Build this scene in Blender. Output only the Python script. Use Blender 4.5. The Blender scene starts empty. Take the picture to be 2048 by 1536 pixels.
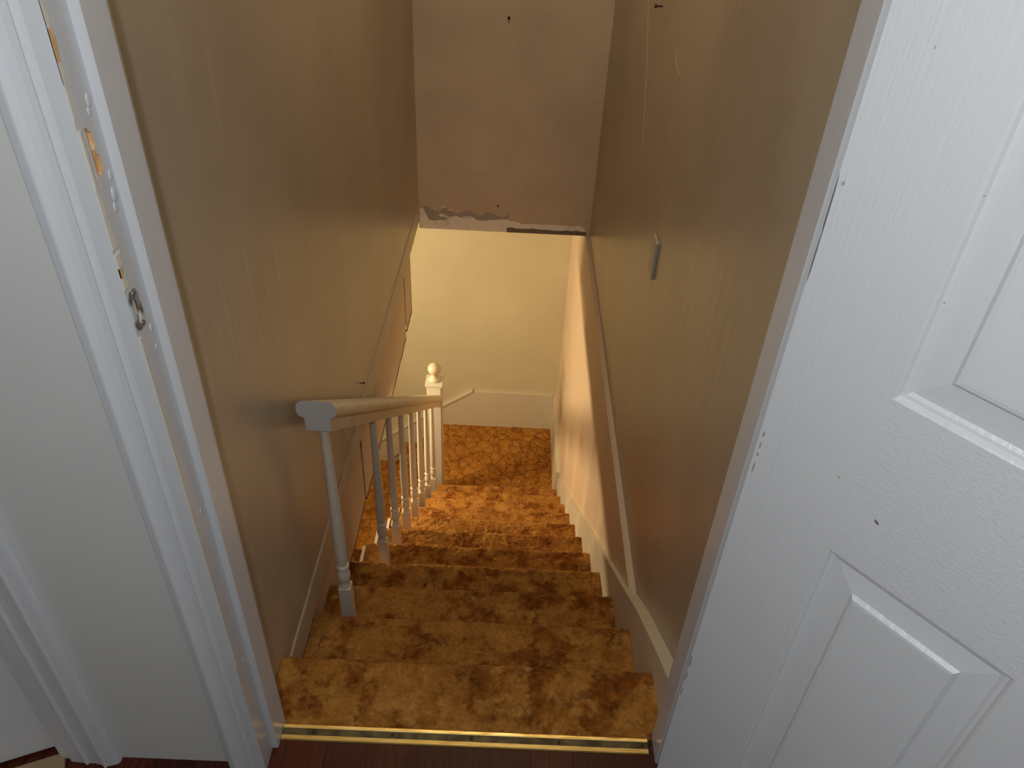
import bpy, bmesh, math, random
from mathutils import Vector, Matrix, noise

C = bpy.context.scene.collection
random.seed(7)

# ------------------------------------------------------------------ camera
F_PX, PITCH, ROLL, YAW = 1555.27, 0.6447, 0.0524, -0.0112
def make_camera():
    cp, sp = math.cos(PITCH), math.sin(PITCH)
    Rz = Matrix.Rotation(YAW, 3, 'Z')
    fwd = Rz @ Vector((0, cp, -sp)); right = Rz @ Vector((1, 0, 0)); up = Rz @ Vector((0, sp, cp))
    r2 = math.cos(ROLL) * right + math.sin(ROLL) * up
    u2 = -math.sin(ROLL) * right + math.cos(ROLL) * up
    cam = bpy.data.cameras.new('camera'); o = bpy.data.objects.new('camera', cam); C.objects.link(o)
    m = Matrix((r2, u2, -fwd)).transposed().to_4x4()
    m.translation = Vector((0.0473, -0.8005, 1.5457))
    o.matrix_world = m
    cam.sensor_fit = 'HORIZONTAL'; cam.sensor_width = 36.0; cam.lens = F_PX / 2048 * 36.0
    cam.clip_start = 0.02
    bpy.context.scene.camera = o
make_camera()

# ------------------------------------------------------------------ world, lights, exposure
vs = bpy.context.scene.view_settings
vs.view_transform = 'Standard'; vs.look = 'None'; vs.gamma = 1.0; vs.use_curve_mapping = False
vs.exposure = 0.0
w = bpy.data.worlds.new('world'); bpy.context.scene.world = w; w.use_nodes = True
w.node_tree.nodes['Background'].inputs[0].default_value = (0.5, 0.55, 0.65, 1)
w.node_tree.nodes['Background'].inputs[1].default_value = 0.02

def point_light(name, loc, watts, col, radius):
    l = bpy.data.lights.new(name, 'POINT'); l.energy = watts; l.color = col; l.shadow_soft_size = radius
    o = bpy.data.objects.new(name, l); o.location = loc; C.objects.link(o); return o
def tube_light(name, loc, watts, col, length, height, rot):
    l = bpy.data.lights.new(name, 'AREA'); l.energy = watts; l.color = col; l.shape = 'RECTANGLE'; l.size = height; l.size_y = length
    o = bpy.data.objects.new(name, l); o.location = loc; o.rotation_euler = rot; C.objects.link(o); return o
point_light('camera_flash', (-0.02, -0.83, 1.63), 17.0, (0.93, 0.97, 1.0), 0.025)           # cool camera flash beside the lens
point_light('stairwell_bulb', (0.05, 1.40, 2.15), 12.5, (1.0, 0.80, 0.52), 0.08)            # warm bulb over the stairs
tube_light('basement_light', (-1.42, 2.32, -0.76), 32.0, (1.0, 0.76, 0.44), 0.45, 0.09, (0, -math.pi / 2, 0))   # warm light by the lower flight

# ------------------------------------------------------------------ constants
RUN, RISE, Y0 = 0.2551, 0.195, 0.2158
XR, XL = 0.405, -0.457           # carpet ends right / left
UR, UL = 0.4377, -0.42           # upper stairwell walls
LR = 0.420                       # lower right wall face
YS, YB = 2.795, 3.60             # soffit face, back wall
ZS = -0.20                       # underside of the upper storey
ZL = -11 * RISE                  # landing
def zn(y): return -(y - Y0) * RISE / RUN

# ------------------------------------------------------------------ materials
def mat(name, base, rough=0.5, metal=0.0, spec=0.5):
    m = bpy.data.materials.new(name); m.use_nodes = True
    b = m.node_tree.nodes['Principled BSDF']
    b.inputs['Base Color'].default_value = (*base, 1); b.inputs['Roughness'].default_value = rough
    b.inputs['Metallic'].default_value = metal; b.inputs['Specular IOR Level'].default_value = spec
    return m
class N:
    """tiny node builder on a material"""
    def __init__(s, m): s.m = m; s.t = m.node_tree; s.b = s.t.nodes['Principled BSDF']
    def new(s, ty, **kw):
        n = s.t.nodes.new(ty)
        for k, v in kw.items():
            if k in n.inputs: 
                n.inputs[k].default_value = v
            else: setattr(n, k, v)
        return n
    def link(s, a, b): s.t.links.new(a, b)
    def coord(s, scale=(1, 1, 1)):
        g = s.new('ShaderNodeTexCoord'); mp = s.new('ShaderNodeMapping'); mp.inputs['Scale'].default_value = scale
        s.link(g.outputs['Object'], mp.inputs['Vector']); return mp.outputs['Vector']
    def noise(s, vec, scale, detail=4, rough=0.5, dist=0.0):
        n = s.new('ShaderNodeTexNoise'); n.inputs['Scale'].default_value = scale; n.inputs['Detail'].default_value = detail
        n.inputs['Roughness'].default_value = rough; n.inputs['Distortion'].default_value = dist
        s.link(vec, n.inputs['Vector']); return n.outputs['Fac']
    def ramp(s, fac, stops):
        r = s.new('ShaderNodeValToRGB'); e = r.color_ramp.elements
        while len(e) < len(stops): e.new(0.5)
        for el, (p, c) in zip(e, stops):
            el.position = p; el.color = (*c, 1) if len(c) == 3 else c
        s.link(fac, r.inputs['Fac']); return r.outputs['Color']
    def mix(s, fac, a, b, mode='MIX'):
        n = s.new('ShaderNodeMix', data_type='RGBA', blend_type=mode)
        for sock, v in ((n.inputs['Factor'], fac), (n.inputs['A'] if False else n.inputs[6], a), (n.inputs[7], b)):
            if isinstance(v, (int, float)): sock.default_value = v
            elif isinstance(v, tuple): sock.default_value = (*v, 1)
            else: s.link(v, sock)
        return n.outputs[2]
    def math(s, op, a, b=None):
        n = s.new('ShaderNodeMath', operation=op)
        for i, v in enumerate((a, b)):
            if v is None: continue
            if isinstance(v, (int, float)): n.inputs[i].default_value = v
            else: s.link(v, n.inputs[i])
        return n.outputs[0]
    def bump(s, h, strength=0.3, dist=0.002, prev=None):
        n = s.new('ShaderNodeBump'); n.inputs['Strength'].default_value = strength; n.inputs['Distance'].default_value = dist
        s.link(h, n.inputs['Height'])
        if prev: s.link(prev, n.inputs['Normal'])
        return n.outputs['Normal']
    def base(s, c): s.link(c, s.b.inputs['Base Color'])
    def rough(s, c): s.link(c, s.b.inputs['Roughness'])
    def normal(s, n): s.link(n, s.b.inputs['Normal'])

def wall_paint(name, col, rough=0.42, streak=0.5, amt=0.12):
    """rolled semi-gloss paint: soft smudges, vertical drips and faint scuffs"""
    m = mat(name, col, rough); k = N(m)
    v = k.coord()
    big = k.noise(v, 2.2, 3, 0.55)
    c1 = tuple(x * (1 - amt) for x in col); c2 = tuple(min(1, x * (1 + amt)) for x in col)
    cc = k.ramp(big, [(0.3, c1), (0.7, c2)])
    vs_ = k.coord((16, 16, 0.7))
    st = k.noise(vs_, 1.6, 4, 0.6)
    cc = k.mix(k.math('MULTIPLY', k.ramp(st, [(0.60, (0, 0, 0)), (0.78, (1, 1, 1))]), streak * 0.40), cc, tuple(min(1, x * 1.35) for x in col))
    k.base(cc)
    fine = k.noise(v, 420, 2, 0.6)
    k.normal(k.bump(st, 0.28 * min(1, streak + 0.1) if streak > 0.15 else 0.03, 0.005, k.bump(fine, 0.10, 0.001)))
    return m
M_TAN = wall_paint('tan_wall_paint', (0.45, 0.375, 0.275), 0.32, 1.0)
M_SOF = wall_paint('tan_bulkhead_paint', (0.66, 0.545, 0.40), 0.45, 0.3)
M_BACK = wall_paint('cream_wall_paint', (0.68, 0.62, 0.43), 0.5, 0.3, 0.06)
M_PINK = wall_paint('peach_wall_paint', (0.74, 0.575, 0.41), 0.5, 0.6, 0.06)
M_PANEL = wall_paint('pinkish_panel_paint', (0.60, 0.47, 0.36), 0.5, 0.4, 0.08)
M_BAND = wall_paint('tan_band_paint', (0.54, 0.455, 0.345), 0.4, 0.6)
M_HALL = wall_paint('grey_white_hall_paint', (0.70, 0.70, 0.68), 0.5, 0.1, 0.03)
M_CEIL = mat('ceiling_white', (0.75, 0.74, 0.70), 0.8)
M_DARK = mat('dark_gap', (0.03, 0.018, 0.01), 0.8)

def gloss_paint(name, col, rough=0.32, dirt=0.35, dcol=(0.30, 0.22, 0.13)):
    m = mat(name, col, rough); k = N(m); v = k.coord()
    n1 = k.noise(v, 9, 6, 0.65); n2 = k.noise(v, 60, 4, 0.6)
    c = k.mix(k.math('MULTIPLY', k.ramp(n1, [(0.55, (0, 0, 0)), (0.80, (1, 1, 1))]), dirt), col, dcol)
    c = k.mix(k.math('MULTIPLY', k.ramp(n2, [(0.68, (0, 0, 0)), (0.76, (1, 1, 1))]), dirt * 0.8), c, dcol)
    k.base(c)
    vv = k.coord((70, 70, 6)); br = k.noise(vv, 3, 3)
    k.normal(k.bump(br, 0.15, 0.0012, k.bump(k.noise(v, 160, 2), 0.12, 0.0008)))
    return m
M_TRIM = gloss_paint('white_gloss_trim', (0.70, 0.715, 0.745), 0.30, 0.04)
M_JAMB = gloss_paint('white_gloss_jamb', (0.66, 0.67, 0.69), 0.28, 0.07)
M_CREAM = gloss_paint('cream_gloss_skirting', (0.70, 0.64, 0.50), 0.40, 0.18)
M_RAIL = gloss_paint('worn_cream_rail_paint', (0.70, 0.62, 0.47), 0.42, 0.35)
M_ENDG = gloss_paint('grey_painted_end_grain', (0.57, 0.555, 0.53), 0.5, 0.35, (0.33, 0.30, 0.27))
M_BAL = gloss_paint('white_baluster_paint', (0.72, 0.68, 0.58), 0.40, 0.06)
M_RAW = mat('raw_pine', (0.72, 0.46, 0.20), 0.6)
k = N(M_RAW); vv = k.coord((40, 40, 5)); k.base(k.ramp(k.noise(vv, 6, 4), [(0.3, (0.60, 0.34, 0.13)), (0.7, (0.82, 0.56, 0.27))]))
M_OLDW = mat('aged_brown_wood', (0.20, 0.10, 0.035), 0.6)
k = N(M_OLDW); vv = k.coord((60, 60, 6)); k.base(k.ramp(k.noise(vv, 5, 4), [(0.3, (0.12, 0.055, 0.02)), (0.7, (0.32, 0.18, 0.07))]))
M_PRIM = mat('old_primer', (0.72, 0.68, 0.60), 0.6)
M_BROWNCRACK = mat('cracked_brown_edge', (0.16, 0.09, 0.04), 0.8)
M_SPACK = mat('white_spackle', (0.78, 0.72, 0.62), 0.8)
k = N(M_SPACK); v = k.coord(); n = k.noise(v, 14, 6, 0.7)
k.base(k.ramp(n, [(0.30, (0.62, 0.56, 0.48)), (0.46, (0.95, 0.90, 0.80))])); k.normal(k.bump(k.noise(v, 60, 5), 0.4, 0.003))
M_SANDED = mat('sanded_grey_smear', (0.42, 0.37, 0.33), 0.75)
M_STEEL = mat('tarnished_steel', (0.30, 0.28, 0.26), 0.35, 0.9)
M_STRIKE = mat('paint_smeared_steel', (0.42, 0.41, 0.40), 0.35, 0.6)
k = N(M_STRIKE); v = k.coord(); n = k.noise(v, 45, 2, 0.5); k.base(k.ramp(n, [(0.40, (0.20, 0.19, 0.18)), (0.60, (0.60, 0.61, 0.62))])); k.link(k.ramp(n, [(0.40, (0.5, 0.5, 0.5)), (0.60, (0, 0, 0))]), k.b.inputs['Metallic'])
M_SCREW = mat('dull_screw_steel', (0.45, 0.43, 0.40), 0.30, 1.0)
M_NAIL = mat('rusty_nail', (0.06, 0.03, 0.02), 0.6, 0.5)
M_RED = mat('red_plastic', (0.42, 0.02, 0.015), 0.35)
M_PLATE = mat('beige_plastic', (0.46, 0.42, 0.34), 0.4)
M_PLATE_EDGE = M_PLATE

def brass():
    m = mat('polished_brass', (0.80, 0.55, 0.16), 0.30, 1.0); k = N(m); v = k.coord((3, 40, 3))
    n = k.noise(v, 6, 5, 0.65)
    k.base(k.ramp(n, [(0.3, (0.70, 0.46, 0.10)), (0.6, (1.0, 0.78, 0.34))]))
    k.rough(k.ramp(n, [(0.3, (0.5, 0.5, 0.5)), (0.7, (0.26, 0.26, 0.26))])); return m
M_BRASS = brass()
M_BRASSD = mat('worn_ribbed_brass', (0.40, 0.30, 0.14), 0.55, 0.75)
k = N(M_BRASSD); v = k.coord((4, 4, 4)); n = k.noise(v, 10, 5); k.base(k.ramp(n, [(0.35, (0.13, 0.09, 0.035)), (0.65, (0.27, 0.20, 0.09))]))

def carpet(name, g0, g1, gd, blotch, tone=(1.42, 1.20, 1.18)):
    m = mat(name, (0.4, 0.2, 0.05), 0.95, 0, 0.1); k = N(m)
    v = k.coord()
    # large patches gold/ochre, rust, dark brown
    a = k.noise(v, 9.5, 8, 0.70, 0.2); b = k.noise(v, 22.0, 8, 0.74, 0.3); d = k.noise(v, 34, 6, 0.75, 0.2)
    off = k.new('ShaderNodeVectorMath', operation='ADD'); off.inputs[1].default_value = (3.7, 9.1, 5.3); k.link(v, off.inputs[0])
    e = k.noise(off.outputs[0], 7.5, 8, 0.74, 0.3)
    gold = k.ramp(b, [(0.34, (0.25, 0.115, 0.018)), (0.52, (0.40, 0.215, 0.045)), (0.68, (0.50, 0.30, 0.085))])
    rust = k.ramp(d, [(0.36, (0.10, 0.032, 0.005)), (0.62, (0.27, 0.098, 0.013))])
    c = k.mix(k.ramp(a, [(0.48, (0, 0, 0)), (0.58, (1, 1, 1))]), gold, rust) if blotch >= 1 else k.mix(k.math('MULTIPLY', k.ramp(a, [(0.47, (0, 0, 0)), (0.60, (1, 1, 1))]), blotch), gold, rust)
    c = k.mix(k.ramp(e, [(0.62, (0, 0, 0)), (0.72, (0.75, 0.75, 0.75))]), c, (0.065, 0.030, 0.008))
    # sculpted grooves
    warp = k.new('ShaderNodeTexNoise'); warp.inputs['Scale'].default_value = 26; warp.inputs['Detail'].default_value = 3; k.link(v, warp.inputs['Vector'])
    wv = k.new('ShaderNodeVectorMath', operation='SCALE'); wv.inputs['Scale'].default_value = 0.05; k.link(warp.outputs['Color'], wv.inputs[0])
    ad = k.new('ShaderNodeVectorMath', operation='ADD'); k.link(v, ad.inputs[0]); k.link(wv.outputs[0], ad.inputs[1])
    vo = k.new('ShaderNodeTexVoronoi', feature='DISTANCE_TO_EDGE'); vo.inputs['Scale'].default_value = 15; k.link(ad.outputs[0], vo.inputs['Vector'])
    gr = k.math('MULTIPLY', k.ramp(vo.outputs['Distance'], [(0.0, (1, 1, 1)), (0.055, (0, 0, 0))]), k.ramp(k.noise(v, 11, 3), [(g0, (0, 0, 0)), (g1, (1, 1, 1))]))
    c = k.mix(k.math('MULTIPLY', gr, gd), c, (0.09, 0.035, 0.006))
    fz = k.noise(v, 330, 3, 0.7); fz2 = k.noise(v, 110, 3, 0.6)
    c = k.mix(0.5, c, k.ramp(fz2, [(0.3, (0.45, 0.45, 0.45)), (0.7, (1, 1, 1))]), 'MULTIPLY')
    c = k.mix(1.0, c, tone, 'MULTIPLY')
    k.base(c)
    hgt = k.math('SUBTRACT', k.math('ADD', k.math('MULTIPLY', fz, 0.5), k.math('MULTIPLY', fz2, 0.8)), k.math('MULTIPLY', gr, 0.9))
    k.normal(k.bump(hgt, 0.9, 0.006))
    m.node_tree.nodes['Principled BSDF'].inputs['Sheen Weight'].default_value = 0.25
    m.node_tree.nodes['Principled BSDF'].inputs['Sheen Tint'].default_value = (0.9, 0.55, 0.2, 1)
    return m
M_CARPET = carpet('worn_gold_rust_carpet', 0.50, 0.64, 0.45, 1)
M_CARPET2 = carpet('sculpted_gold_carpet', 0.33, 0.46, 0.85, 0.6, (1.50, 1.20, 1.0))

def hardwood():
    m = mat('dark_red_hardwood', (0.1, 0.03, 0.015), 0.42, 0, 0.25); k = N(m)
    v = k.coord()
    br = k.new('ShaderNodeTexBrick'); br.inputs['Scale'].default_value = 1.0
    mp = k.new('ShaderNodeMapping'); mp.inputs['Rotation'].default_value = (0, 0, math.pi / 2); mp.inputs['Location'].default_value = (1.9, 0.03, 0); k.link(v, mp.inputs['Vector'])
    k.link(mp.outputs['Vector'], br.inputs['Vector'])
    br.inputs['Brick Width'].default_value = 3.3; br.inputs['Row Height'].default_value = 0.083; br.inputs['Mortar Size'].default_value = 0.0012
    br.inputs['Color1'].default_value = (0.055, 0.009, 0.004, 1); br.inputs['Color2'].default_value = (0.105, 0.022, 0.009, 1); br.inputs['Mortar'].default_value = (0.030, 0.008, 0.004, 1)
    g = k.noise(k.coord((45, 3, 45)), 3, 6, 0.6)
    c = k.mix(1.0, br.outputs['Color'], k.ramp(g, [(0.3, (0.45, 0.45, 0.45)), (0.7, (1.25, 1.2, 1.2))]), 'MULTIPLY')
    k.base(c); k.normal(k.bump(g, 0.1, 0.001)); return m
M_FLOOR = hardwood()

def door_paint(name, grain):
    m = mat(name, (0.76, 0.775, 0.80), 0.36); k = N(m)
    vv = k.coord(grain)
    g = k.noise(vv, 4, 4, 0.6, 0.4); f = k.noise(k.coord(), 300, 2)
    sp = k.noise(k.coord(), 38, 5, 0.7)
    k.base(k.mix(k.ramp(sp, [(0.72, (0, 0, 0)), (0.78, (0.5, 0.5, 0.5))]), (0.76, 0.775, 0.80), (0.55, 0.55, 0.54)))
    k.normal(k.bump(g, 0.55, 0.0014, k.bump(f, 0.05, 0.0006))); return m
M_DOORV = door_paint('white_door_grain_upright', (60, 60, 2.0))
M_DOORH = door_paint('white_door_grain_level', (2.0, 60, 60))
M_DOORP = door_paint('white_door_panel', (26, 26, 6))

# ------------------------------------------------------------------ mesh helpers
def obj(name, bm, mats, parent=None, smooth=False, angle=None):
    me = bpy.data.meshes.new(name)
    bmesh.ops.remove_doubles(bm, verts=bm.verts, dist=1e-6)
    bmesh.ops.recalc_face_normals(bm, faces=bm.faces)
    bm.to_mesh(me); bm.free()
    for m_ in (mats if isinstance(mats, (list, tuple)) else [mats]): me.materials.append(m_)
    if smooth:
        for p in me.polygons: p.use_smooth = True
        if angle is not None:
            try: me.set_sharp_from_angle(angle=math.radians(angle))
            except Exception: pass
    o = bpy.data.objects.new(name, me); C.objects.link(o)
    if parent: o.parent = parent
    return o
def thing(name, label, cat, loc=(0, 0, 0), group=None):
    o = bpy.data.objects.new(name, None); C.objects.link(o); o.location = loc; o.empty_display_size = 0.05
    o['label'] = label; o['category'] = cat
    if group: o['group'] = group
    return o
def tag(o, label, cat, group=None):
    o['label'] = label; o['category'] = cat
    if group: o['group'] = group
    return o
def struct(name, bm, mats, parent=None, **kw):
    o = obj(name, bm, mats, parent, **kw)
    if parent is None: o['kind'] = 'structure'
    return o
def box(bm, a, b, mi=0):
    xs, ys, zs = zip(a, b)
    v = [bm.verts.new((x, y, z)) for x in xs for y in ys for z in zs]
    for f in ((0, 1, 3, 2), (4, 6, 7, 5), (0, 4, 5, 1), (2, 3, 7, 6), (0, 2, 6, 4), (1, 5, 7, 3)):
        bm.faces.new([v[i] for i in f]).material_index = mi
    return v
def bm_box(a, b, bevel=0.0, seg=2):
    bm = bmesh.new(); box(bm, a, b)
    if bevel: bmesh.ops.bevel(bm, geom=bm.edges[:], offset=bevel, segments=seg, profile=0.5, affect='EDGES')
    return bm
def prism(bm, pts, fn, h0, h1, mi=0, cap=True):
    """closed outline pts -> extruded between h0 and h1 ; fn(u,v,h)->xyz"""
    a = [bm.verts.new(fn(u, v, h0)) for u, v in pts]; b = [bm.verts.new(fn(u, v, h1)) for u, v in pts]
    n = len(pts)
    for i in range(n):
        bm.faces.new([a[i], a[(i + 1) % n], b[(i + 1) % n], b[i]]).material_index = mi
    if cap:
        bm.faces.new(a).material_index = mi; bm.faces.new(b[::-1]).material_index = mi
    return a, b
def lathe(bm, prof, cx, cy, seg=20, mi=0):
    """prof: list of (r,z)"""
    rings = []
    for r, z in prof:
        rings.append([bm.verts.new((cx + r * math.cos(2 * math.pi * i / seg), cy + r * math.sin(2 * math.pi * i / seg), z)) for i in range(seg)])
    for a, b in zip(rings, rings[1:]):
        for i in range(seg):
            bm.faces.new([a[i], a[(i + 1) % seg], b[(i + 1) % seg], b[i]]).material_index = mi
    bm.faces.new(rings[0][::-1]).material_index = mi; bm.faces.new(rings[-1]).material_index = mi
def boolean_cut(o, cutter_bm, cut_mats):
    me = bpy.data.meshes.new('cut'); bmesh.ops.recalc_face_normals(cutter_bm, faces=cutter_bm.faces); cutter_bm.to_mesh(me); cutter_bm.free()
    for m_ in cut_mats: me.materials.append(m_)
    c = bpy.data.objects.new('cut', me); C.objects.link(c)
    md = o.modifiers.new('cut', 'BOOLEAN'); md.operation = 'DIFFERENCE'; md.object = c; md.solver = 'EXACT'
    try: md.material_mode = 'TRANSFER'
    except Exception: pass
    bpy.context.view_layer.update()
    dg = bpy.context.evaluated_depsgraph_get()
    new = bpy.data.meshes.new_from_object(o.evaluated_get(dg))
    o.modifiers.remove(md); o.data = new
    bpy.data.objects.remove(c)

# ------------------------------------------------------------------ shell : hallway
HX0, HX1, HY0, HZ = -1.75, 1.45, -2.3, 2.40
struct('floor', bm_box((HX0, HY0, -0.06), (HX1, 0.035, 0.0)), M_FLOOR)
bm = bmesh.new(); box(bm, (HX0, HY0, HZ), (HX1, YB + 0.1, HZ + 0.08)); struct('ceiling', bm, M_CEIL)
WY0, WY1 = -0.030, 0.058                       # front wall faces
bm = bmesh.new()
box(bm, (-0.700, WY0, -0.06), (-0.405, WY1, HZ)); box(bm, (0.405, WY0, -0.06), (HX1, WY1, HZ))
box(bm, (-0.405, WY0, 2.06), (0.405, WY1, HZ)); box(bm, (HX0, WY0, 2.06), (-0.700, WY1, HZ)); box(bm, (HX0, WY0, -0.06), (-1.56, WY1, 2.06))
struct('wall_front', bm, M_HALL)
struct('wall_back', bm_box((HX0, HY0 - 0.1, -0.06), (HX1, HY0, HZ)), M_HALL)
struct('wall_hall_left', bm_box((HX0 - 0.1, HY0, -0.06), (HX0, WY1, HZ)), M_HALL)
struct('wall_hall_right', bm_box((HX1, HY0, -0.06), (HX1 + 0.1, WY1, HZ)), M_HALL)

# ------------------------------------------------------------------ shell : stairwell
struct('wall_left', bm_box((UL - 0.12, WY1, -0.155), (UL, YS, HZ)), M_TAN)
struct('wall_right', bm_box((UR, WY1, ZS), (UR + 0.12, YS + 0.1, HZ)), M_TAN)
# lower right wall stands a little proud of the upper one, leaving a thin ledge
bm = bmesh.new(); box(bm, (LR, WY1, -3.3), (UR + 0.12, YB, ZS - 0.002))
bmesh.ops.bevel(bm, geom=[e for e in bm.edges if all(abs(v.co.z - (ZS - 0.002)) < 1e-4 and abs(v.co.x - LR) < 1e-4 for v in e.verts)], offset=0.004, segments=2, affect='EDGES')
struct('wall_right_lower', bm, M_PINK)
# bulkhead facing the doorway: two wallboards meeting at a faint ridge
bm = bmesh.new(); box(bm, (UL - 0.12, YS, 0.089), (UR + 0.12, YS + 0.10, HZ)); box(bm, (UL - 0.0, YS - 0.0030, ZS), (UR, YS + 0.10, 0.0885))
bulk = struct('wall_bulkhead', bm, M_SOF)
struct('wall_far', bm_box((-2.5, YB, -3.3), (UR + 0.12, YB + 0.1, ZS)), M_BACK)
bm = bmesh.new(); box(bm, (-2.5, WY1, ZS), (UL - 0.06, YB, ZS + 0.045)); box(bm, (UL - 0.06, YS + 0.1, ZS), (UR + 0.12, YB, ZS + 0.045))
struct('ceiling_lower', bm, M_CEIL)
struct('trim_21', bm_box((-2.5, 2.57, -0.52), (XL - 0.03, 2.63, ZS)), M_CEIL)  # unseen beam, added to keep the basement light off the bulkhead
struct('wall_basement_left', bm_box((-2.6, WY1, -3.3), (-2.5, YB, ZS)), M_BACK)
struct('wall_basement_front', bm_box((-2.5, WY1 - 0.11, -3.3), (UR + 0.12, WY1 - 0.01, -0.07)), M_BACK)
struct('floor_lower', bm_box((-2.6, WY1, -3.36), (UR + 0.12, YB, -3.3)), M_CARPET)

# drop panel under the left wall with cracked joints and a broken lower edge
px0, px1 = XL - 0.016, XL
def panel(name, y0, y1, zb0, zb1, n=10):
    bm = bmesh.new(); top = -0.157
    pts = [(y0, top), (y1, top)]
    for i in range(n + 1):
        t = i / n; y = y1 + (y0 - y1) * t; z = zb1 + (zb0 - zb1) * t
        pts.append((y, z + (random.uniform(-0.006, 0.006) if 0 < i < n else 0)))
    prism(bm, pts, lambda u, v_, h: (h, u, v_), px0, px1)
    o = struct(name, bm, M_PANEL); 
    # raw broken edge below
    eb = bmesh.new()
    low = pts[2:]
    up = [(y + 0.0, z + 0.011 + random.uniform(-0.004, 0.004)) for y, z in low]
    for (a, b, c, d) in zip(low, low[1:], up[1:], up):
        prism(eb, [a, b, c, d], lambda u, v_, h: (h, u, v_), px0 + 0.001, px1 + 0.0012)
    obj('broken_edge', eb, M_BROWNCRACK, o)
    return o
panel('trim_1', 0.24, 1.262, -0.580, -0.590)
panel('trim_2', 1.288, 2.435, -0.602, -0.636, 16)
panel('trim_3', 2.466, 2.665, -0.612, -0.620, 6)
# battens closing the joints from behind, seen as dark cracks
for n_, (ya, yb) in enumerate(((1.24, 1.31), (2.41, 2.48))):
    struct('trim_%d' % (4 + n_), bm_box((px0 - 0.018, ya, -0.58), (px0 - 0.0005, yb, -0.157)), M_DARK)
struct('trim_6', bm_box((px0 - 0.0, 2.665, -0.610), (px1 + 0.001, 2.671, -0.160)), M_BROWNCRACK)
# flat band running along the foot of the upper left wall
bm = bmesh.new(); prism(bm, [(UL, -0.154), (UL + 0.003, -0.154), (UL + 0.004, -0.062), (UL + 0.002, -0.056), (UL, -0.055)], lambda u, v_, h: (u, h, v_), 0.225, YS - 0.002)
struct('trim_7', bm, M_BAND)

# ------------------------------------------------------------------ stairs
def nz(x, y, z):
    p = Vector((x, y, z))
    return 0.0032 * noise.noise(p * 28) + 0.0030 * noise.noise(p * 75) + 0.0024 * noise.noise(p * 170)
def carpet_step(prof, xa, xb, fn, step=0.007, closed_extra=()):
    """prof: visible carpet path (u,z) sampled finely; extra: closing points; fn maps (x,u,z)->xyz"""
    path = [prof[0]]
    for p, q in zip(prof, prof[1:]):
        L = math.hypot(q[0] - p[0], q[1] - p[1]); n = max(1, int(L / step))
        for i in range(1, n + 1): path.append((p[0] + (q[0] - p[0]) * i / n, p[1] + (q[1] - p[1]) * i / n))
    nx = int((xb - xa) / step)
    bm = bmesh.new(); rows = []
    for i in range(nx + 1):
        x = xa + (xb - xa) * i / nx; row = []
        for j, (u, z) in enumerate(path):
            a = path[max(0, j - 1)]; b = path[min(len(path) - 1, j + 1)]
            tx, tz = b[0] - a[0], b[1] - a[1]; l = math.hypot(tx, tz) or 1
            d = nz(*fn(x, u, z)); edge = min(1, j / 2, (len(path) - 1 - j) / 2)
            d = d * edge
            row.append(bm.verts.new(fn(x, u - tz / l * d * -1 * -1, z + tx / l * d)))
        rows.append(row)
    for a, b in zip(rows, rows[1:]):
        for j in range(len(path) - 1): bm.faces.new([a[j], a[j + 1], b[j + 1], b[j]])
    ends = []
    for row, x in ((rows[0], xa), (rows[-1], xb)):
        ex = [bm.verts.new(fn(x, u, z)) for u, z in closed_extra]; ends.append(ex)
        bm.faces.new(row + ex)
    if closed_extra:
        loopA = [rows[0][-1]] + ends[0] + [rows[0][0]]; loopB = [rows[-1][-1]] + ends[1] + [rows[-1][0]]
        for i in range(len(loopA) - 1): bm.faces.new([loopA[i], loopB[i], loopB[i + 1], loopA[i + 1]])
    return bm
def step_profile(ua, ub, z, drop, r=0.020, back=0.026):
    """tread from ua to nosing ub at height z; riser falls by drop"""
    p = [(ua, z), (ub - r, z)]
    for i in range(1, 9):
        a = math.pi / 2 - i * math.pi / 8 * 1.0
        p.append((ub - r + r * math.cos(a), z - r + r * math.sin(a)))
    p += [(ub - back, z - 2 * r - 0.003), (ub - back, z - drop + 0.002)]
    return p
stairs = thing('staircase', 'straight flight of stairs covered in gold and rust sculpted carpet below the doorway', 'staircase', (0, Y0, 0))
idm = Matrix.Translation((0, -Y0, 0))
def yz(x, u, z): return (x, u - Y0, z)
for i in range(11):
    z = -i * RISE
    ua = (0.0515 if i == 0 else Y0 + (i - 1) * RUN - 0.027); ub = Y0 + i * RUN
    xa, xb = (UL + 0.001, XR + 0.012) if i == 0 else (XL, XR)
    zb = z - RISE + 0.001
    bm = carpet_step(step_profile(ua, ub, z, RISE), xa, xb, yz, 0.005, [(ua, zb)])
    obj('tread', bm, M_CARPET, stairs, smooth=True, angle=60)
# landing
NX = -0.44
def lx(y, u, z): return (-u, y, z - 0)
land = thing('stair_landing', 'square carpeted landing at the foot of the upper flight', 'landing', (0, 3.2, ZL))
def lz(x, u, z): return (-u, x - 3.2, z - ZL)
bm = carpet_step(step_profile(-XR, -NX, ZL, RISE), Y0 + 10 * RUN - 0.027, YB - 0.002, lz, 0.007, [(-XR, ZL - RISE + 0.002)])
obj('carpet_top', bm, M_CARPET2, land, smooth=True, angle=60)
low = thing('staircase', 'lower flight of carpeted stairs turning left from the landing behind the balusters', 'staircase', (0, 3.2, ZL))
for j in range(1, 6):
    z = ZL - j * RISE
    bm = carpet_step(step_profile(-NX + (j - 1) * RUN - 0.027, -NX + j * RUN, z, RISE), 2.70, YB - 0.002, lz, 0.010, [(-NX + (j - 1) * RUN - 0.027, z - RISE + 0.001)])
    obj('tread', bm, M_CARPET2, low, smooth=True, angle=60)

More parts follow.
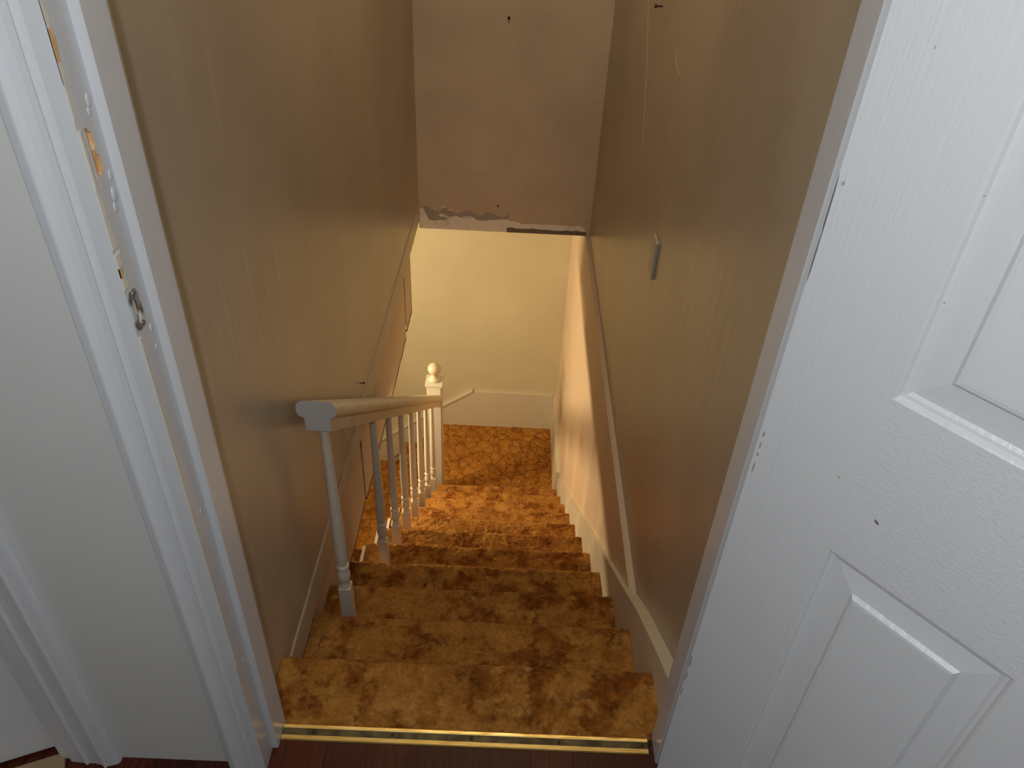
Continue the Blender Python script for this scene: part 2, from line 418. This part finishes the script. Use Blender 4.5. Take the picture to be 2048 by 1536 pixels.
# right skirting following the slope, level along the landing
bm = bmesh.new()
SK = 0.088
sl = RISE / RUN
ya, yb = 0.075, Y0 + 10 * RUN + 0.03
pts = [(ya, 0.153), (0.131, 0.118), (Y0, 0.066)]
for i in range(1, 13):
    y = Y0 + (yb - Y0) * i / 12; pts.append((y, zn(y) + SK + random.uniform(-0.003, 0.003)))
pts += [(yb, zn(yb) - 0.30)] + [(Y0 + 0.05, zn(Y0 + 0.05) - 0.35), (ya, -0.28)]
prism(bm, pts, lambda u, v_, h: (h, u, v_), XR + 0.0005, LR - 0.0005)
# packing behind the top of the skirting, up to the upper wall
pk = [(ya, 0.149), (0.131, 0.114), (Y0, 0.062), (0.4305, -0.080), (0.56, -0.180)]
pk = pk + [(0.56, ZS - 0.001), (ya, ZS - 0.001)]
prism(bm, pk, lambda u, v_, h: (h, u, v_), LR - 0.0004, UR - 0.0004)
struct('baseboard_right', bm, M_CREAM)
ZK = -1.838
bm = bmesh.new()
prism(bm, [(yb + 0.001, ZL - 0.05), (YB - 0.001, ZL - 0.05), (YB - 0.001, ZK - 0.005), (yb + 0.001, ZK - 0.005)], lambda u, v_, h: (h, u, v_), 0.395, LR - 0.0005)
struct('baseboard_landing_right', bm, M_CREAM)
# far wall skirting: level over the landing, then sloping down to the left
bm = bmesh.new()
pts = [(0.394, ZL - 0.05), (0.394, ZK), (-0.182, ZK + 0.004), (-0.387, -1.975), (-2.0, -1.975 - 1.613 * sl), (-2.0, -3.28), (-1.65, -3.25), (NX, ZL - 0.06)]
prism(bm, pts, lambda u, v_, h: (u, h, v_), YB - 0.020, YB - 0.0005)
far = struct('baseboard_far', bm, M_CREAM)
bm = bmesh.new()
def cap(y, h): return y
capl = [(-0.182, ZK + 0.004), (-0.387, -1.975), (-2.0, -1.975 - 1.613 * sl)]
prism(bm, capl + [(u, v_ + 0.014) for u, v_ in capl[::-1]], lambda u, v_, h: (u, h, v_), YB - 0.030, YB - 0.0006)
obj('cap_moulding', bm, M_CREAM, far)
# cut stringer along the open left side
bm = bmesh.new()
pts = []
for i in range(4, 11):
    ua = Y0 + (i - 1) * RUN - 0.027; ub = Y0 + i * RUN - 0.028; z = -i * RISE + 0.004
    pts += [(ua if i > 4 else ua + 0.03, z), (ub, z)]
pts += [(Y0 + 10 * RUN - 0.028, ZL - 0.15), (Y0 + 3 * RUN, -4 * RISE - 0.30)]
prism(bm, pts, lambda u, v_, h: (h, u, v_), XL - 0.014, XL - 0.002)
struct('trim_8', bm, M_CREAM)

# ------------------------------------------------------------------ railing
RX = -0.356
rail_b = lambda y: 0.392 - 0.768 * (y - 0.53)        # underside of the rail
railing = thing('stair_railing', 'white wooden stair railing with turned balusters and a ball-topped newel post', 'railing', (RX, 1.6, -1.2))
OX, OY, OZ = RX, 1.6, -1.2
def loc(bm): bmesh.ops.translate(bm, verts=bm.verts, vec=(-OX, -OY, -OZ)); return bm
def rail_profile():
    half = [(0.0, 0.0825), (0.030, 0.0820), (0.0345, 0.0805), (0.0360, 0.0782), (0.0362, 0.0765), (0.0395, 0.0745), (0.0422, 0.0700), (0.0430, 0.0620), (0.0428, 0.0500), (0.0405, 0.0430), (0.0360, 0.0390), (0.0310, 0.0370), (0.0285, 0.0350), (0.0280, 0.0320), (0.0280, 0.0030), (0.0270, 0.0)]
    return half + [(-x, h) for x, h in half[::-1] if x > 0]
prof = rail_profile()
bm = bmesh.new(); rings = []
ye, yn = 0.492, 2.815
for s in range(41):
    y = ye + (yn - ye) * s / 40
    rings.append([bm.verts.new((RX + x + 0.0006 * noise.noise(Vector((x * 30, y * 6, h * 30))), y, rail_b(y) + h)) for x, h in prof])
for a, b in zip(rings, rings[1:]):
    for i in range(len(prof)): bm.faces.new([a[i], a[(i + 1) % len(prof)], b[(i + 1) % len(prof)], b[i]])
c1 = bm.faces.new(rings[0]); c1.material_index = 1; c2 = bm.faces.new(rings[-1][::-1])
rail = obj('handrail', loc(bm), [M_RAIL, M_ENDG], railing, smooth=True, angle=35)
def baluster(i):
    yb_ = Y0 + (i - 1) * RUN + 0.062; zb = -i * RISE; zt = rail_b(yb_) + 0.004
    bm = bmesh.new(); hw = 0.0165
    box(bm, (RX - hw, yb_ - hw, zb), (RX + hw, yb_ + hw, zb + 0.235))
    bmesh.ops.bevel(bm, geom=bm.edges[:], offset=0.0015, segments=1, affect='EDGES')
    b2 = bmesh.new()
    H = zt - zb
    pr = [(0.0160, 0.233), (0.0135, 0.243), (0.0115, 0.250), (0.0125, 0.254), (0.0160, 0.262), (0.0175, 0.274), (0.0165, 0.288), (0.0130, 0.298), (0.0125, 0.303), (0.0165, 0.307), (0.0172, 0.312), (0.0165, 0.317), (0.0125, 0.321), (0.0145, 0.335), (0.0155, 0.37), (0.0152, 0.45), (0.0125, 0.60), (0.0105, H - 0.02), (0.0105, H)]
    lathe(b2, [(r, zb + h) for r, h in pr], RX, yb_, 20)
    me = bpy.data.meshes.new('tmp'); b2.to_mesh(me); b2.free(); bm.from_mesh(me); bpy.data.meshes.remove(me)
    o = obj('baluster', loc(bm), M_BAL, railing, smooth=True, angle=35)
    return o
for i in (2, 4, 5, 6, 7, 8, 9, 10): baluster(i)
# newel
NXc, NYc = -0.368, 2.862
bm = bmesh.new(); hw = 0.044
box(bm, (NXc - hw, NYc - hw, ZL), (NXc + hw, NYc + hw, -1.222))
bmesh.ops.bevel(bm, geom=[e for e in bm.edges if abs(e.verts[0].co.z - e.verts[1].co.z) > 0.5], offset=0.006, segments=2, affect='EDGES')
newel = obj('newel_post', loc(bm), M_BAL, railing)
bm = bmesh.new(); hw = 0.052
box(bm, (NXc - hw, NYc - hw, -1.222), (NXc + hw, NYc + hw, -1.203)); box(bm, (NXc - 0.047, NYc - 0.047, -1.231), (NXc + 0.047, NYc + 0.047, -1.222))
bmesh.ops.bevel(bm, geom=bm.edges[:], offset=0.003, segments=2, affect='EDGES')
obj('post_cap', loc(bm), M_BAL, newel)
bm = bmesh.new()
R_ = 0.0385; zc = -1.124
pr = [(0.030, -1.204), (0.036, -1.199), (0.036, -1.192), (0.030, -1.186), (0.022, -1.181), (0.019, -1.174), (0.018, -1.166), (0.018, -1.160)]
a0 = math.asin(0.018 / R_)
pr += [(R_ * math.sin(math.pi - t), zc + R_ * math.cos(math.pi - t)) for t in [a0 + (math.pi - a0 - 0.12) * q / 14 for q in range(15)]]
lathe(bm, pr, NXc, NYc, 28)
obj('ball_finial', loc(bm), M_RAIL, newel, smooth=True, angle=50)

# ------------------------------------------------------------------ door frames
def casing_profile(w=0.078):
    # (distance from inner edge, thickness off the wall)
    return [(0.0, 0.0), (0.0, 0.0105), (0.003, 0.0130), (0.020, 0.0138), (0.025, 0.0150), (0.0275, 0.0180), (0.0300, 0.0165), (0.0315, 0.0140), (0.040, 0.0142), (0.050, 0.0165), (0.0545, 0.0190), (0.057, 0.0218), (0.0595, 0.0218), (0.061, 0.0185), (w - 0.006, 0.0150), (w - 0.002, 0.0125), (w, 0.009), (w, 0.0)]
def casing(name, x_in, sgn, z0, z1, w=0.078, scale=1.0):
    bm = bmesh.new(); pr = casing_profile()
    prism(bm, [(x_in + sgn * u * w / 0.078, WY0 - t * scale) for u, t in pr], lambda u, v_, h: (u, v_, h), z0, z1)
    return struct(name, bm, M_TRIM)
JX, SX = 0.386, 0.375                 # rebate face, stop face
casing('trim_9', -JX - 0.001, -1, 0.002, 2.06, 0.074)
casing('trim_10', JX + 0.014, 1, 0.002, 2.06)
bm = bmesh.new(); box(bm, (-0.47, WY0 - 0.018, 2.061), (0.47, WY0, 2.13)); struct('trim_11', bm, M_TRIM)
def jamb(name, s, JX, SX):
    bm = bmesh.new()
    pts = [(JX + 0.018, WY0 - 0.0165), (JX, WY0 - 0.0165), (JX, 0.001), (SX + 0.002, 0.001), (SX, 0.003), (SX, WY1 - 0.002), (SX + 0.002, WY1 + 0.002), (JX + 0.013, WY1 + 0.002)]
    prism(bm, [(s * u, v_) for u, v_ in pts], lambda u, v_, h: (u, v_, h), 0.001, 2.058)
    return struct(name, bm, [M_JAMB])
jl = jamb('trim_12', -1, 0.386, 0.375); jamb('trim_13', 1, 0.397, 0.385)
bm = bmesh.new(); box(bm, (-SX, -0.004, 2.03), (SX, WY1, 2.058)); struct('trim_14', bm, M_JAMB)
# returns between jamb and stairwell walls
struct('trim_15', bm_box((UL - 0.002, WY1 + 0.0005, 0.003), (-SX - 0.001, WY1 + 0.0035, 2.058)), M_TAN)
struct('trim_16', bm_box((0.387, WY1 + 0.0005, 0.003), (UR + 0.002, WY1 + 0.0035, 2.058)), M_TAN)

# old latch mortises hacked into the left jamb
def blob(bm, yc, zc, ry, rz, x0, x1, n=18, jit=0.12, mi=0):
    pts = []
    for i in range(n):
        a = 2 * math.pi * i / n; k_ = 1 + random.uniform(-jit, jit)
        pts.append((yc + ry * math.cos(a) * k_, zc + rz * math.sin(a) * k_))
    prism(bm, pts, lambda u, v_, h: (h, u, v_), x0, x1, mi)
def cut(yc, zc, ry, rz, depth, m_, jit=0.1):
    b = bmesh.new(); blob(b, yc, zc, ry, rz, -JX - depth, -JX + 0.004, jit=jit)
    boolean_cut(jl, b, [m_])
cut(-0.0330, 1.2505, 0.0125, 0.0140, 0.0050, M_RAW)
cut(-0.0320, 1.2250, 0.0145, 0.0140, 0.0036, M_RAW)
cut(-0.0330, 1.0570, 0.0080, 0.0130, 0.012, M_OLDW)
cut(-0.0385, 1.0410, 0.0065, 0.0080, 0.014, M_DARK)
# strike plate remains
sp = thing('strike_plate', 'paint-smeared metal strike plate screwed to the left door jamb', 'strike plate', (-JX, -0.033, 1.052))
bm = bmesh.new(); n = 24; out, inn = [], []
for i in range(n):
    a = 2 * math.pi * i / n
    out.append((0.0125 * math.copysign(abs(math.cos(a)) ** 0.6, math.cos(a)) , 0.026 * math.copysign(abs(math.sin(a)) ** 0.7, math.sin(a))))
    inn.append((-0.001 + 0.0068 * math.cos(a), 0.0 + 0.017 * math.sin(a)))
for i in range(n):
    q = (i + 1) % n
    prism(bm, [out[i], out[q], inn[q], inn[i]], lambda u, v_, h: (h, u, v_), 0.0, 0.0013)
obj('plate', bm, M_STRIKE, sp)
for (yy, zz) in ((0.002, 0.0205), (0.0045, -0.0205)):
    bm = bmesh.new(); lathe(bm, [(0.0040, 0.0), (0.0040, 0.0008), (0.003, 0.0018), (0.001, 0.0021)], 0, 0, 12)
    bmesh.ops.rotate(bm, verts=bm.verts, matrix=Matrix.Rotation(math.pi / 2, 3, 'Y')); bmesh.ops.translate(bm, verts=bm.verts, vec=(0.0012, yy, zz))
    obj('screw', bm, M_SCREW, sp, smooth=True, angle=40)
# peeled strips along the casing / jamb seam (bare primer and wood)
PK = [0]
def peel(z0, z1, w0, w1, m_):
    PK[0] += 1
    bm = bmesh.new(); n = 14; ya_ = WY0 - 0.0160
    L, Rr = [], []
    for i in range(n + 1):
        t = i / n; z = z0 + (z1 - z0) * t
        w_ = (w0 + (w1 - w0) * t) * (0.7 + 0.6 * random.random())
        L.append((ya_, z)); Rr.append((ya_ + w_, z))
    prism(bm, L + Rr[::-1], lambda u, v_, h: (h, u, v_), -JX - 0.0005, -JX + 0.0004 + 0.00022 * PK[0])
    obj('peeled_patch', bm, m_, jl)
peel(1.275, 1.46, 0.0040, 0.0045, M_PRIM); peel(1.31, 1.385, 0.0065, 0.006, M_PRIM); peel(1.33, 1.36, 0.0068, 0.0065, M_RAW); peel(1.135, 1.205, 0.011, 0.005, M_PRIM); peel(1.085, 1.128, 0.008, 0.010, M_PRIM); peel(1.100, 1.112, 0.005, 0.006, M_RAW); peel(1.205, 1.265, 0.004, 0.004, M_PRIM); peel(0.35, 1.02, 0.0016, 0.0035, M_PRIM)
# raised paint drips and filler blobs near the mortises
bm = bmesh.new()
for (yy, zz, r_) in ((-0.010, 1.285, .006), (-0.014, 1.275, .004), (-0.008, 1.205, .005), (-0.011, 1.185, .007), (-0.016, 1.172, .005), (-0.012, 1.013, .005), (-0.012, 0.985, .004), (-0.017, 0.70, .004), (-0.017, 0.33, .004), (-0.02, 0.22, .003)):
    bmesh.ops.create_icosphere(bm, subdivisions=2, radius=r_, matrix=Matrix.Translation((-JX, yy, zz)) @ Matrix.Diagonal((0.28, 0.8, 1.3, 1)))
obj('paint_drips', bm, M_JAMB, jl, smooth=True)

# second door frame at the far left, its door a little ajar
casing('trim_17', -0.771, 1, 0.002, 2.06, 0.098, 1.1)
bm = bmesh.new(); box(bm, (-0.790, WY0 - 0.008, 0.001), (-0.766, WY1, 2.058)); struct('trim_18', bm, M_TRIM)
bm = bmesh.new(); box(bm, (-1.54, WY0 - 0.02, 2.061), (-0.70, WY0, 2.13)); box(bm, (-1.62, WY0 - 0.02, 0.001), (-1.54, WY0, 2.06)); struct('trim_19', bm, M_TRIM)
d2 = struct('door_2', bm_box((-0.735, -0.018, 0.030), (0.0, 0.018, 2.03), 0.002), M_DOORP)
d2.location = (-0.792, 0.008, -0.021); d2.rotation_euler = (0, 0, math.radians(23))
bm = bm_box((-0.75, -0.10, 0.0), (0.0, -0.036, 0.009), 0.002)
bmesh.ops.rotate(bm, verts=bm.verts, matrix=Matrix.Rotation(math.radians(23), 3, 'Z')); bmesh.ops.translate(bm, verts=bm.verts, vec=(-0.800, 0.005, 0))
M_OAK = mat('pale_wood_threshold', (0.40, 0.27, 0.14), 0.5)
struct('trim_20', bm, M_OAK)

# ------------------------------------------------------------------ brass threshold
th = thing('threshold_strip', 'ribbed brass carpet threshold strip across the doorway', 'threshold strip', (0, 0.034, 0))
bm = bmesh.new()
def tprof():
    p = [(-0.0175, 0.0), (-0.0165, 0.003), (-0.0085, 0.0052)]
    return p
W2 = 0.0170
edge_n = [(-W2, 0.0002), (-W2 + 0.0008, 0.0030), (-W2 + 0.0022, 0.0052), (-0.0070, 0.0060), (-0.0065, 0.0002)]
edge_f = [(0.0075, 0.0002), (0.0077, 0.0058), (0.0095, 0.0064), (W2 - 0.002, 0.0060), (W2 + 0.001, 0.0035), (W2 + 0.0012, 0.0002)]
TX = SX - 0.001
prism(bm, edge_n, lambda u, v_, h: (h, u, v_), -TX, TX); obj('near_lip', bm, M_BRASS, th)
bm = bmesh.new(); prism(bm, edge_f, lambda u, v_, h: (h, u, v_), -TX, TX); obj('far_lip', bm, M_BRASS, th)
bm = bmesh.new(); pts = [(-0.0065, 0.0003)]
nr = 10
for i in range(nr):
    u0 = -0.0065 + 0.014 * i / nr; d = 0.014 / nr
    pts += [(u0, 0.0048), (u0 + d * 0.5, 0.0054)]
pts += [(0.0075, 0.0048), (0.0075, 0.0003)]
prism(bm, pts, lambda u, v_, h: (h, u, v_), -TX + 0.0005, TX - 0.0005); obj('ribbed_centre', bm, M_BRASSD, th)
for x in (-0.31, -0.15, 0.012, 0.19, 0.363):
    bm = bmesh.new(); lathe(bm, [(0.0036, 0.0046), (0.0034, 0.0062), (0.0012, 0.0068)], x, 0.0004, 12); obj('screw', bm, M_NAIL, th, smooth=True, angle=40)

# ------------------------------------------------------------------ open six-panel door
def panel_door(name):
    W_, T = 0.760, 0.035
    us = [0, 0.126, 0.345, 0.415, 0.634, W_]; zs = [0.012, 0.235, 0.849, 1.075, 1.610, 1.715, 1.925, 2.035]
    bm = bmesh.new()
    rings = [(0.0, 0.0), (0.0025, -0.0015), (0.005, -0.0055), (0.009, -0.0062), (0.013, -0.0088), (0.043, -0.0052), (0.0475, -0.0008), (0.052, -0.0002)]
    def q(u0, u1, z0, z1, mi):
        v = [bm.verts.new((u, 0, z)) for u, z in ((u0, z0), (u1, z0), (u1, z1), (u0, z1))]; bm.faces.new(v).material_index = mi
    for a in range(5):
        for b in range(7):
            u0, u1, z0, z1 = us[a], us[a + 1], zs[b], zs[b + 1]
            if a in (1, 3) and b in (1, 3, 5):
                prev = None
                for ins, d in rings:
                    loop = [bm.verts.new((u, d, z)) for u, z in ((u0 + ins, z0 + ins), (u1 - ins, z0 + ins), (u1 - ins, z1 - ins), (u0 + ins, z1 - ins))]
                    if prev:
                        for i in range(4): bm.faces.new([prev[i], prev[(i + 1) % 4], loop[(i + 1) % 4], loop[i]]).material_index = 2
                    prev = loop
                bm.faces.new(prev).material_index = 2
            else: q(u0, u1, z0, z1, 0 if a in (0, 4) else (0 if (a == 2 and b in (1, 3, 5)) else 1))
    z0, z1 = zs[0], zs[-1]
    bmesh.ops.remove_doubles(bm, verts=bm.verts, dist=1e-5)
    for f in bm.faces: f.normal_update()
    c = [bm.verts.new(p) for p in ((0, -T, z0), (W_, -T, z0), (W_, -T, z1), (0, -T, z1))]
    bm.faces.new(c)
    def side(pts_front, pb):
        vs_ = [bm.verts.new(p) for p in pts_front] + [bm.verts.new(p) for p in pb]; bm.faces.new(vs_)
    side([(0, 0, z) for z in zs], [(0, -T, z1), (0, -T, z0)]); side([(W_, 0, z) for z in zs], [(W_, -T, z1), (W_, -T, z0)])
    side([(u, 0, z0) for u in us], [(W_, -T, z0), (0, -T, z0)]); side([(u, 0, z1) for u in us], [(W_, -T, z1), (0, -T, z1)])
    return struct(name, bm, [M_DOORV, M_DOORH, M_DOORP])
d1 = panel_door('door_1')
# local +y is the face towards the camera: swing so local x runs along -50 degrees
ang = math.radians(-50)
ux = Vector((math.cos(ang), math.sin(ang), 0)); ny = Vector((math.sin(ang), -math.cos(ang), 0))   # ny points to the camera
M4 = Matrix((( ux.x, ny.x, 0, 0.3595), (ux.y, ny.y, 0, -0.074), (0, 0, 1, 0), (0, 0, 0, 1)))
d1.data.transform(M4); d1.data.flip_normals() if M4.to_3x3().determinant() < 0 else None
d1.data.update()

# ------------------------------------------------------------------ small things on the walls
# spackle along the foot of the bulkhead
def jag(bm, top, z0, m_i=0, x=None, dep=0.0022):
    prism(bm, [(top[0][0], z0)] + top + [(top[-1][0], z0)], lambda u, v_, h: (u, h, v_), YS - 0.0030 - dep, YS - 0.0025, m_i)
bm = bmesh.new()
top = []
ctrl = [(-0.415, -0.115), (-0.408, -0.110), (-0.395, -0.112), (-0.388, -0.135), (-0.37, -0.165), (-0.345, -0.168), (-0.315, -0.162), (-0.29, -0.163), (-0.262, -0.150), (-0.235, -0.143), (-0.215, -0.150), (-0.18, -0.142), (-0.145, -0.146), (-0.135, -0.156), (-0.10, -0.158), (-0.06, -0.154), (-0.02, -0.150), (0.02, -0.148), (0.035, -0.165), (0.10, -0.172), (0.20, -0.172), (0.30, -0.172), (0.395, -0.172), (0.415, -0.185), (0.428, -0.196)]
ctrl = [(x, min(-0.093, -0.2 + (z + 0.2) * (1.8 if x > 0.03 else 1.35))) for x, z in ctrl]
for (a, b) in zip(ctrl, ctrl[1:]):
    for i in range(4):
        t = i / 4; top.append((a[0] + (b[0] - a[0]) * t, a[1] + (b[1] - a[1]) * t + random.uniform(-0.002, 0.002)))
top.append(ctrl[-1])
jag(bm, top, ZS + 0.0005)
def smear(cx, cz, rx, rz):
    pts = [(cx + rx * math.cos(t) * random.uniform(.75, 1.1), cz + rz * math.sin(t) * random.uniform(.7, 1.1)) for t in [2 * math.pi * i / 14 for i in range(14)]]
    prism(bm, pts, lambda u, v_, h: (u, h, v_), YS - 0.0050, YS - 0.0025)
smear(-0.30, -0.080, 0.018, 0.003); smear(-0.265, -0.094, 0.016, 0.003); smear(-0.232, -0.096, 0.006, 0.005); smear(-0.305, -0.125, 0.016, 0.008); smear(-0.28, -0.130, 0.012, 0.005); smear(-0.345, -0.090, 0.02, 0.002)
obj('spackle_patch', bm, M_SPACK, bulk)
bm = bmesh.new()
pts = [(-0.405, -0.155)] + [(-0.405 + 0.43 * i / 20, -0.092 + 0.012 * math.sin(i * 1.3) + random.uniform(-0.006, 0.006) - 0.02 * i / 20) for i in range(21)] + [(0.03, -0.160)]
prism(bm, pts, lambda u, v_, h: (u, h, v_), YS - 0.0045, YS - 0.0025); obj('sanded_smear', bm, M_SANDED, bulk)
bm = bmesh.new()
pts = [(0.02, -0.1995)] + [(0.02 + 0.40 * i / 16, -0.176 + random.uniform(-0.0035, 0.0035)) for i in range(17)] + [(0.425, -0.1995)]
M_BEAD = mat('bare_corner_bead', (0.22, 0.20, 0.18), 0.45, 0.5)
prism(bm, pts, lambda u, v_, h: (u, h, v_), YS - 0.0062, YS - 0.0025); obj('corner_bead', bm, M_BEAD, bulk)

def nail(name, label, p, axis, r, L, m_, cat='nail'):
    bm = bmesh.new(); lathe(bm, [(r * 0.45, 0.0), (r * 0.45, L * 0.7), (r, L * 0.72), (r, L * 0.9), (r * 0.7, L)], 0, 0, 14)
    rot = {'-y': Matrix.Rotation(math.pi / 2, 3, 'X'), '-x': Matrix.Rotation(-math.pi / 2, 3, 'Y'), '+x': Matrix.Rotation(math.pi / 2, 3, 'Y')}[axis]
    bmesh.ops.rotate(bm, verts=bm.verts, matrix=rot)
    o = obj(name, bm, m_, smooth=True, angle=40); o.location = p; return tag(o, label, cat)
nail('nail', 'dark rusty nail high on the bulkhead above the stairs', (-0.007, YS, 0.800), '-y', 0.0065, 0.020, M_NAIL)
nail('push_pin', 'small red push pin above the white spackle on the bulkhead', (-0.028, YS - 0.0030, -0.058), '-y', 0.0055, 0.016, M_RED, 'push pin')
nail('screw', 'dark screw sticking out of the right stairwell wall near the top', (UR, 1.572, 1.101), '-x', 0.0055, 0.022, M_NAIL, 'screw')
nail('nail', 'bent nail in the left stairwell wall above the handrail', (UL, 1.20, 0.018), '+x', 0.004, 0.014, M_NAIL)
sw = thing('wall_plate', 'small beige rectangular plate standing proud of the right stairwell wall', 'wall plate', (UR, 1.100, 0.570))
obj('plate', bm_box((-0.0085, -0.032, -0.054), (0.0, 0.032, 0.054), 0.0015), M_PLATE, sw)
for zz in (-0.03, 0.03):
    bm = bmesh.new(); lathe(bm, [(0.003, 0), (0.003, 0.0008), (0.001, 0.0014)], 0, 0, 10)
    bmesh.ops.rotate(bm, verts=bm.verts, matrix=Matrix.Rotation(-math.pi / 2, 3, 'Y')); bmesh.ops.translate(bm, verts=bm.verts, vec=(-0.0083, 0, zz)); obj('screw', bm, M_SCREW, sw)

# scratches in the paint of the stairwell walls
M_SCR_LIT = mat('pale_scratch_and_lit_ledge', (0.66, 0.57, 0.44), 0.6)
def scratch(parent, x, sgn, pts, w_):
    bm = bmesh.new(); n = len(pts)
    for i in range(n - 1):
        (y0, z0), (y1, z1) = pts[i], pts[i + 1]
        L_ = math.hypot(y1 - y0, z1 - z0); ny_, nz_ = -(z1 - z0) / L_ * w_ / 2, (y1 - y0) / L_ * w_ / 2
        ta = 0.35 if i == 0 else 1; tb = 0.35 if i == n - 2 else 1
        prism(bm, [(y0 + ny_ * ta, z0 + nz_ * ta), (y1 + ny_ * tb, z1 + nz_ * tb), (y1 - ny_ * tb, z1 - nz_ * tb), (y0 - ny_ * ta, z0 - nz_ * ta)], lambda u, v_, h: (h, u, v_), x - sgn * 0.0003, x + sgn * 0.0004)
    obj('scratch', bm, M_SCR_LIT, parent)
wl, wr = bpy.data.objects['wall_left'], bpy.data.objects['wall_right']
scratch(wl, UL, 1, [(1.1369, 1.1545), (1.164, 1.1117), (1.2085, 1.0515), (1.311, 0.9784), (1.4043, 0.9082), (1.4377, 0.8826)], 0.0022)
scratch(wl, UL, 1, [(2.6138, 0.0817), (2.4853, 0.0837), (2.4192, 0.0985)], 0.0040)
scratch(wl, UL, 1, [(2.2518, 0.0955), (2.1741, 0.098), (2.1006, 0.1042)], 0.0035)
scratch(wr, UR, -1, [(1.8526, 1.0643), (1.7158, 0.9216), (1.6452, 0.8223), (1.5659, 0.6943)], 0.0020)
scratch(wr, UR, -1, [(1.2845, 1.0558), (1.2331, 1.033), (1.1666, 1.0248)], 0.0020)
# scuffs, chips and thin dark edge lines on the open door
def add_mark(u, z, su, sz, m_, tilt=0.0):
    bm = bmesh.new(); c, s_ = math.cos(tilt), math.sin(tilt)
    pts = []
    for i in range(9):
        a = 2 * math.pi * i / 9; k_ = random.uniform(0.6, 1.15); p, q_ = su * math.cos(a) * k_, sz * math.sin(a) * k_
        pts.append((u + p * c - q_ * s_, z + p * s_ + q_ * c))
    prism(bm, pts, lambda a_, b_, h: (0.3595 + ux.x * a_ + ny.x * h, -0.074 + ux.y * a_ + ny.y * h, b_), -0.0003, 0.00035)
    obj('door_mark', bm, m_, d1)
M_SCUFF_LINE = mat('dark_scuff_and_line', (0.16, 0.15, 0.145), 0.7); M_CHIP = mat('bare_chip', (0.42, 0.37, 0.30), 0.7); M_GREY = mat('grey_rub', (0.42, 0.42, 0.43), 0.6)
add_mark(0.1621, 0.9254, 0.0016, 0.0036, M_SCUFF_LINE, 0.9); add_mark(0.1068, 0.9503, 0.0012, 0.0016, M_CHIP)
for z_, l_ in ((0.9445, 0.0055), (0.9267, 0.0065), (0.9113, 0.004), (0.8887, 0.0095)): add_mark(0.0055, z_, 0.0013, l_, M_CHIP)
add_mark(0.0072, 1.2631, 0.0022, 0.0028, M_GREY)
for z_, l_, w_ in ((1.232, 0.040, 0.0009), (1.190, 0.036, 0.0007)): add_mark(0.0008, z_, w_, l_, M_SCUFF_LINE)  # thin dark upright lines at the hinge edge of the door
for z_, l_ in ((0.47, 0.018), (0.43, 0.016), (0.385, 0.014)): add_mark(0.0022, z_, 0.0018, l_, M_GREY)
add_mark(0.0482, 1.3957, 0.0006, 0.0018, M_GREY); add_mark(0.1302, 1.2951, 0.0007, 0.0009, M_GREY); add_mark(0.1349, 1.1932, 0.0007, 0.0007, M_GREY)

# lamp light on the lower wallboard's ledge, painted as a pale strip
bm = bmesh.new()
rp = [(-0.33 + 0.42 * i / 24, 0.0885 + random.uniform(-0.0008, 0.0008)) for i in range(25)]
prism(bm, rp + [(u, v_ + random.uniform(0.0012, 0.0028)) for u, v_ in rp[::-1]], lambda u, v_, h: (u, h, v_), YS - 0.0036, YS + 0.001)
obj('painted_ledge_light', bm, M_SCR_LIT, bulk)
